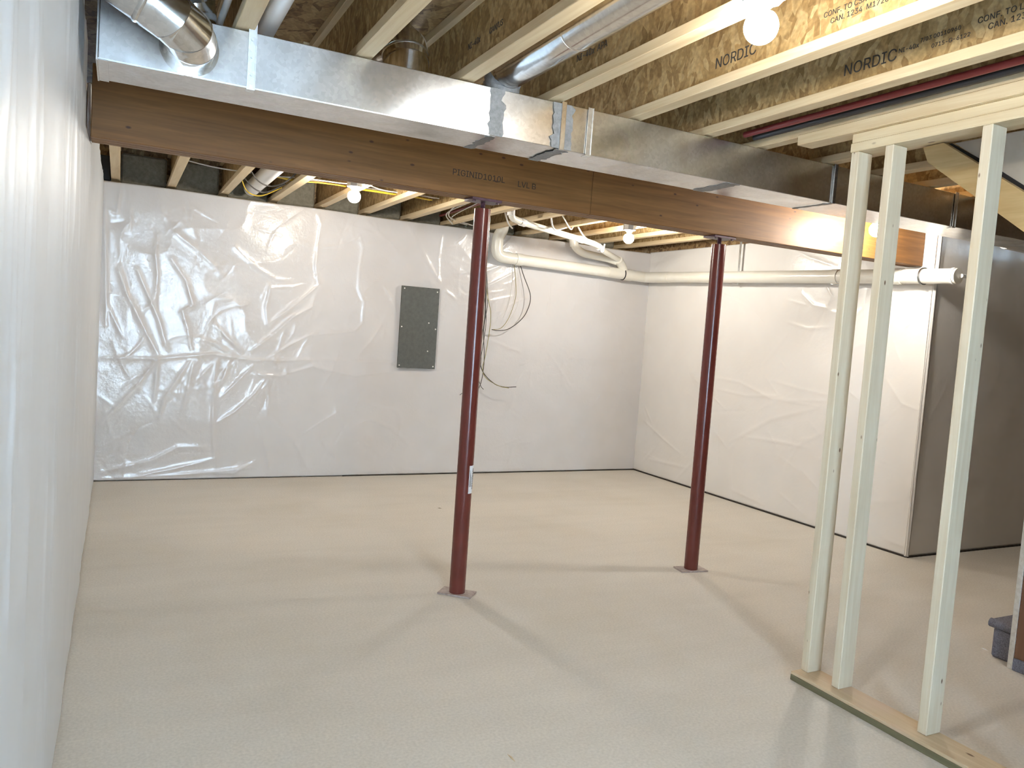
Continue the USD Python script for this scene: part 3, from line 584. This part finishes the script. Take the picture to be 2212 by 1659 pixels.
# stairs at the right edge
t = thing('carpeted_step', 'grey carpeted bottom stair step at the right edge', 'step', (4.2, 1.8, 0.0))
part(t, 'riser', box(3.94, 4.9, 2.114, 2.245, 0.0, 0.150, 0.01), 'carpet')
part(t, 'tread', tube([(3.945, 2.130, 0.168), (3.945, 2.262, 0.168)], 0.022, 14), 'carpet', 40)
part(t, 'tread', box(3.945, 4.9, 2.128, 2.262, 0.150, 0.190, 0.01), 'carpet', 40)
t = thing('stair_side_light_block', 'brown stair side board, extended full height to block window light, with a bright metal edge strip beside the carpeted step', 'board', (3.88, 1.7, 0.0))
part(t, 'board', box(3.885, 3.99, YF+0.002, 2.112, 0.0, 2.4345, 0.002), 'brown_board')  # height and unseen length added to keep window light off the return wall
part(t, 'edge_strip', box(3.878, 3.8848, 2.100, 2.126, 0.0, 2.4345, 0.001), 'galv_strap', label='bright metal corner strip')
part(t, 'base', box(3.87, 3.8845, 0.6, 2.099, 0.0, 0.06, 0.004), 'carpet')

# ---------------------------------------------------------------- electrical backboard and wires
t = thing('backboard', 'dark grey painted plywood panel screwed to the plastic of the back wall', 'panel', (2.54, 7.0, 1.42))
part(t, 'board', box(2.353, 2.731, 6.992, 7.010, 1.036, 1.808, 0.001), 'panel')
part(t, 'furring', box(2.38, 2.70, 7.0105, 7.030, 1.06, 1.78), 'lumber_z')
for sx, sz in ((2.378, 1.785), (2.708, 1.775), (2.372, 1.425), (2.712, 1.42), (2.37, 1.06), (2.71, 1.06), (2.64, 1.475), (2.645, 1.205)):
    part(t, 'screw', tube([(sx, 6.989, sz), (sx, 6.9925, sz)], 0.007, 8), 'screw')
def wire(name, label, cat, paths, group=None, loc=None):
    t = thing(name, label, cat, loc or paths[0][0][0], group)
    for pts, r, m in paths: part(t, 'strand', tube(spline(pts, 6), r, 6), m, 60)
    return t
wire('wire_bundle', 'tangled dark wires hanging down the back wall behind the first column', 'wires', [
    ([(3.150, 6.995, 2.45), (3.156, 6.99, 2.2), (3.19, 6.95, 1.96), (3.205, 6.945, 1.6), (3.19, 6.95, 1.4), (3.17, 6.95, 1.25), (3.21, 6.94, 1.05), (3.33, 6.92, 0.93), (3.45, 6.91, 0.893), (3.58, 6.90, 0.90)], 0.0042, 'dark_wire'),
    ([(3.165, 6.995, 2.45), (3.175, 6.99, 2.1), (3.212, 6.945, 1.8), (3.26, 6.94, 1.62), (3.262, 6.94, 1.45), (3.235, 6.94, 1.2), (3.215, 6.94, 1.06), (3.26, 6.93, 0.97), (3.40, 6.91, 0.90), (3.50, 6.90, 0.885)], 0.0035, 'olive_wire'),
    ([(3.178, 6.995, 2.45), (3.190, 6.99, 2.15), (3.222, 6.945, 1.75), (3.20, 6.945, 1.45), (3.225, 6.94, 1.15), (3.205, 6.94, 0.92), (3.13, 6.93, 0.78)], 0.0035, 'dark_wire'),
    ([(3.190, 6.995, 2.45), (3.203, 6.99, 2.0), (3.20, 6.945, 1.6), (3.185, 6.945, 1.3), (3.19, 6.94, 1.1), (3.14, 6.94, 0.95), (3.05, 6.93, 0.85), (2.98, 6.92, 0.80)], 0.003, 'dark_wire'),
    ([(3.14, 6.995, 2.45), (3.145, 6.99, 2.1), (3.20, 6.95, 1.7), (3.22, 6.945, 1.5), (3.19, 6.94, 1.2), (3.16, 6.93, 1.02), (3.20, 6.93, 0.9), (3.235, 6.93, 0.86)], 0.003, 'dark_wire')])
wire('wire_loop', 'thin wires drooping in a loop from under the white drain on the back wall', 'wires', [
    ([(3.560, 7.0, 2.17), (3.62, 6.985, 2.02), (3.690, 6.94, 1.82), (3.66, 6.94, 1.66), (3.58, 6.94, 1.553), (3.46, 6.94, 1.47), (3.35, 6.94, 1.45), (3.285, 6.94, 1.457)], 0.0042, 'dark_wire'),
    ([(3.505, 7.0, 2.17), (3.53, 6.985, 1.98), (3.525, 6.94, 1.80), (3.47, 6.94, 1.60), (3.39, 6.94, 1.48), (3.29, 6.94, 1.456)], 0.003, 'olive_wire'),
    ([(3.48, 7.0, 2.17), (3.49, 6.985, 1.95), (3.46, 6.94, 1.75), (3.40, 6.94, 1.58)], 0.0018, 'white_cable'),
    ([(3.53, 7.0, 2.17), (3.57, 6.985, 1.95), (3.56, 6.94, 1.75), (3.50, 6.94, 1.6), (3.42, 6.94, 1.47)], 0.0018, 'white_cable')])
def run(y, z, x0, x1, seed):
    rg = np.random.default_rng(seed); return [(x, y+rg.normal(0, 0.012), z+rg.normal(0, 0.006)) for x in np.linspace(x0, x1, 9)]
wire('cable_run', 'yellow and white cables threaded through the joists beside the left back bulb', 'cable', [
    (run(6.20, 2.500, 1.045, 2.30, 1), 0.0055, 'yellow'), (run(6.24, 2.507, 1.045, 2.30, 2), 0.0055, 'yellow'), (run(6.16, 2.515, 1.045, 2.35, 3), 0.005, 'white_cable'), (run(6.28, 2.52, 1.045, 2.35, 4), 0.005, 'white_cable')], loc=(1.4, 5.8, 2.5))
wire('cable_run', 'red and pale cables bunched at the back wall top left of the first column', 'cable', [
    ([(2.55, 5.2, 2.55), (2.56, 5.9, 2.50), (2.60, 6.6, 2.47), (2.80, 6.95, 2.43)], 0.006, 'white_cable'), ([(2.48, 5.0, 2.56), (2.50, 6.0, 2.50), (2.66, 6.7, 2.46), (3.0, 6.93, 2.44)], 0.006, 'white_cable'),
    ([(2.62, 5.2, 2.57), (2.65, 6.0, 2.51), (2.72, 6.8, 2.46), (2.95, 6.95, 2.44)], 0.005, 'white_cable'), ([(2.70, 4.2, 2.52), (2.70, 5.5, 2.52), (2.69, 7.0, 2.50)], 0.012, 'red_pipe')], loc=(2.6, 6.0, 2.5))
wire('cable_run', 'thin black and yellow wires looped around the white vent pipe', 'cable', [
    ([(0.78, 5.9, 2.50), (0.88, 6.05, 2.425), (0.98, 6.1, 2.405), (1.06, 6.0, 2.43), (1.13, 5.9, 2.50)], 0.005, 'dark_wire'), ([(0.80, 6.3, 2.49), (0.90, 6.4, 2.42), (1.00, 6.42, 2.405), (1.12, 6.3, 2.47)], 0.005, 'dark_wire'),
    ([(0.80, 6.4, 2.50), (0.88, 6.6, 2.42), (0.99, 6.62, 2.400), (1.12, 6.45, 2.46)], 0.005, 'yellow'), ([(0.40, 6.2, 2.52), (0.60, 6.2, 2.50), (0.84, 6.15, 2.49)], 0.005, 'white_cable')], loc=(0.97, 6.2, 2.4))
wire('cable_run', 'stiff white cables poking down beside the thin white drain', 'cable', [
    ([(3.20, 5.75, 2.52), (3.26, 5.85, 2.42), (3.36, 5.95, 2.36), (3.50, 6.0, 2.40)], 0.008, 'white_cable'), ([(2.98, 6.2, 2.50), (3.12, 6.4, 2.43), (3.24, 6.55, 2.41)], 0.008, 'white_cable'),
    ([(3.80, 6.3, 2.47), (3.9, 6.35, 2.40), (3.98, 6.36, 2.36), (4.02, 6.36, 2.33)], 0.009, 'white_cable'), ([(3.45, 6.0, 2.50), (3.6, 6.1, 2.41), (3.66, 6.15, 2.44)], 0.007, 'white_cable')], loc=(3.4, 6.0, 2.4))

# ---------------------------------------------------------------- plastic drain pipes
def coupling(t, c, axis, r, w=0.06): part(t, 'coupling', ring(c, axis, r, w, 24), 'pvc', 40)
t = thing('drain_pipe', 'white plastic drain pipe with branches along the back and right walls', 'pipe', (4.2, 6.9, 2.15))
R4 = 0.054
PB, PC, PE = np.array((3.42, 6.925, 2.170)), np.array((5.10, 6.925, 2.137)), np.array((5.105, 3.40, 2.042))
part(t, 'elbow', tube(fillet([(3.325, 6.925, 2.62), (3.325, 6.925, 2.44), (3.275, 6.925, 2.36), (3.275, 6.925, 2.178), (3.43, 6.925, 2.170)], 0.15, 10), R4+0.004, 24), 'pvc', 60)
part(t, 'pipe', tube([PB, (4.60, 6.925, 2.147)], R4, 28), 'pvc', 60)
part(t, 'pipe', tube(fillet([(4.58, 6.925, 2.147), PC-(0.02, 0, 0), PC+(0.0, -0.10, -0.002), PC+(0.003, -0.4, -0.008)], 0.09, 8), R4+0.003, 28), 'pvc', 60)
part(t, 'pipe', tube([PC+(0.003, -0.38, -0.008), PE], R4, 28), 'pvc', 60)
coupling(t, (3.52, 6.925, 2.168), (1, 0, -0.02), R4+0.006, 0.07)
coupling(t, (4.83, 6.925, 2.142), (1, 0, -0.02), R4+0.008, 0.10)
part(t, 'clamp_band', ring((4.775, 6.925, 2.144), (1, 0, 0), R4+0.011, 0.008, 24), 'black', 40)
for yy in (4.42, 3.86): coupling(t, (5.105, yy, 2.070 if yy > 4 else 2.055), (0, 1, 0.027), R4+0.006, 0.07)
part(t, 'clamp_band', ring((5.105, 3.66, 2.049), (0, 1, 0.027), R4+0.008, 0.012, 24), 'cleat', 40)
part(t, 'end_ring', ring((5.105, 3.43, 2.043), (0, 1, 0.027), R4+0.005, 0.02, 24), 'pvc_white', 40)
for yy, zz in ((4.45, 2.07), (5.6, 2.10)):
    part(t, 'hanger', join(box(5.165, 5.170, yy-0.012, yy+0.012, zz-0.06, 2.44), box(5.10, 5.170, yy-0.012, yy+0.012, zz-0.061, zz-0.0585)), 'galv_strap', label='thin metal hanger strap')
part(t, 'wye_branch', tube(fillet([(4.80, 6.925, 2.15), (4.745, 6.91, 2.235), (4.66, 6.86, 2.28)], 0.05, 6), 0.046, 24), 'pvc', 60)
top = [(2.87, 5.85, 2.50), (2.885, 5.87, 2.395), (3.02, 5.95, 2.385), (3.86, 6.26, 2.345), (4.03, 6.33, 2.335), (4.28, 6.55, 2.305), (4.66, 6.86, 2.285)]
part(t, 'branch_pipe', tube(fillet(top, 0.07, 7), 0.028, 20), 'pvc', 60, 'thinner bright white branch below the joists')
for c, ax in (((2.873, 5.852, 2.44), (0, 0, 1)), ((3.04, 5.957, 2.384), (0.9, 0.35, -0.04)), ((3.80, 6.238, 2.348), (0.9, 0.33, -0.04)), ((4.13, 6.42, 2.323), (0.72, 0.63, -0.09))):
    part(t, 'coupling', ring(c, ax, 0.034, 0.06, 20), 'pvc_white', 40)
part(t, 'pipe_hook', tube(spline([(4.11, 6.36, 2.33), (4.13, 6.38, 2.285), (4.165, 6.40, 2.29), (4.175, 6.40, 2.36)], 5), 0.009, 8), 'pvc_white', 60, 'white hook hanger')
part(t, 'branch_pipe', tube(fillet([(4.10, 6.90, 2.47), (4.14, 6.90, 2.36), (4.24, 6.90, 2.305), (4.56, 6.90, 2.285), (4.66, 6.89, 2.265)], 0.08, 7), 0.040, 22), 'pvc', 60)
part(t, 'coupling', ring((4.13, 6.90, 2.395), (0.3, 0, -0.95), 0.046, 0.05, 20), 'pvc', 40)
part(t, 'riser_tube', tube(fillet([(5.12, 3.39, 2.045), (5.385, 3.39, 2.050), (5.385, 3.39, 2.17)], 0.03, 5), 0.014, 12), 'pvc_white', 60)
t = thing('vent_pipe', 'white plastic vent pipe in the bay above the back left wall', 'pipe', (0.98, 6.0, 2.5), 'white plastic vents')
part(t, 'pipe', tube([(0.965, 3.95, 2.52), (0.965, 6.98, 2.50)], 0.062, 28), 'pvc_white', 60)
t = thing('vent_pipe', 'white plastic vent pipe at the top left, over the trunk duct', 'pipe', (0.46, 2.0, 2.5), 'white plastic vents')
part(t, 'pipe', tube([(0.452, 3.25, 2.505), (0.450, YF+0.05, 2.52)], 0.036, 24), 'pvc_white', 60)
t = thing('vent_pipe', 'thin white tube at the top left beside the round elbow', 'pipe', (0.3, 2.0, 2.5), 'white plastic vents')
part(t, 'pipe', tube([(0.295, 3.25, 2.50), (0.298, YF+0.05, 2.50)], 0.012, 14), 'pvc_white', 60)
t = thing('drain_pipe', 'white pipe end at the right edge, behind the nearest stud', 'pipe', (5.6, 3.0, 2.2))
part(t, 'pipe', tube([(5.42, 3.30, 2.30), (7.4, 3.30, 2.28)], 0.045, 24), 'pvc_white', 60)
t = thing('water_pipe', 'long red pipe under the joists at the upper right', 'pipe', (2.6, 1.5, 2.46), 'supply pipes at the upper right')
part(t, 'pipe', tube([(2.640, 2.90, 2.465), (2.640, 1.0, 2.465), (2.640, YF+0.05, 2.465)], 0.014, 14), 'red_pipe', 60)
t = thing('water_pipe', 'long black pipe beside the red pipe at the upper right', 'pipe', (2.69, 1.5, 2.46), 'supply pipes at the upper right')
part(t, 'pipe', tube([(2.700, 2.90, 2.462), (2.700, 1.0, 2.462), (2.700, YF+0.05, 2.462)], 0.014, 14), 'black', 60)

# ---------------------------------------------------------------- debris
def chip(name, label, a, b, wd, m):
    a, b = np.array(a), np.array(b); d = (b-a)/np.linalg.norm(b-a); s = np.array([-d[1], d[0], 0])*wd
    mid = (a+b)/2
    hull = trimesh.convex.convex_hull(np.array([a, b, mid+s, mid-s*0.7, mid+s*0.6+(0, 0, 0.004), mid-s*0.4+(0, 0, 0.004)]))
    t = thing(name, label, 'debris', tuple(mid)); part(t, 'piece', hull, m)
chip('wood_splinter', 'small brown wood splinter on the floor at the bottom', (1.239, 2.262, 0), (1.243, 2.205, 0), 0.005, 'plate')
chip('paper_scrap', 'small white scrap on the floor left of the carpeted step', (4.006, 2.329, 0), (3.995, 2.285, 0), 0.006, 'sticker')
chip('wood_splinter', 'tiny dark chip on the floor left of the first column', (2.320, 5.69, 0), (2.352, 5.67, 0), 0.006, 'treated')
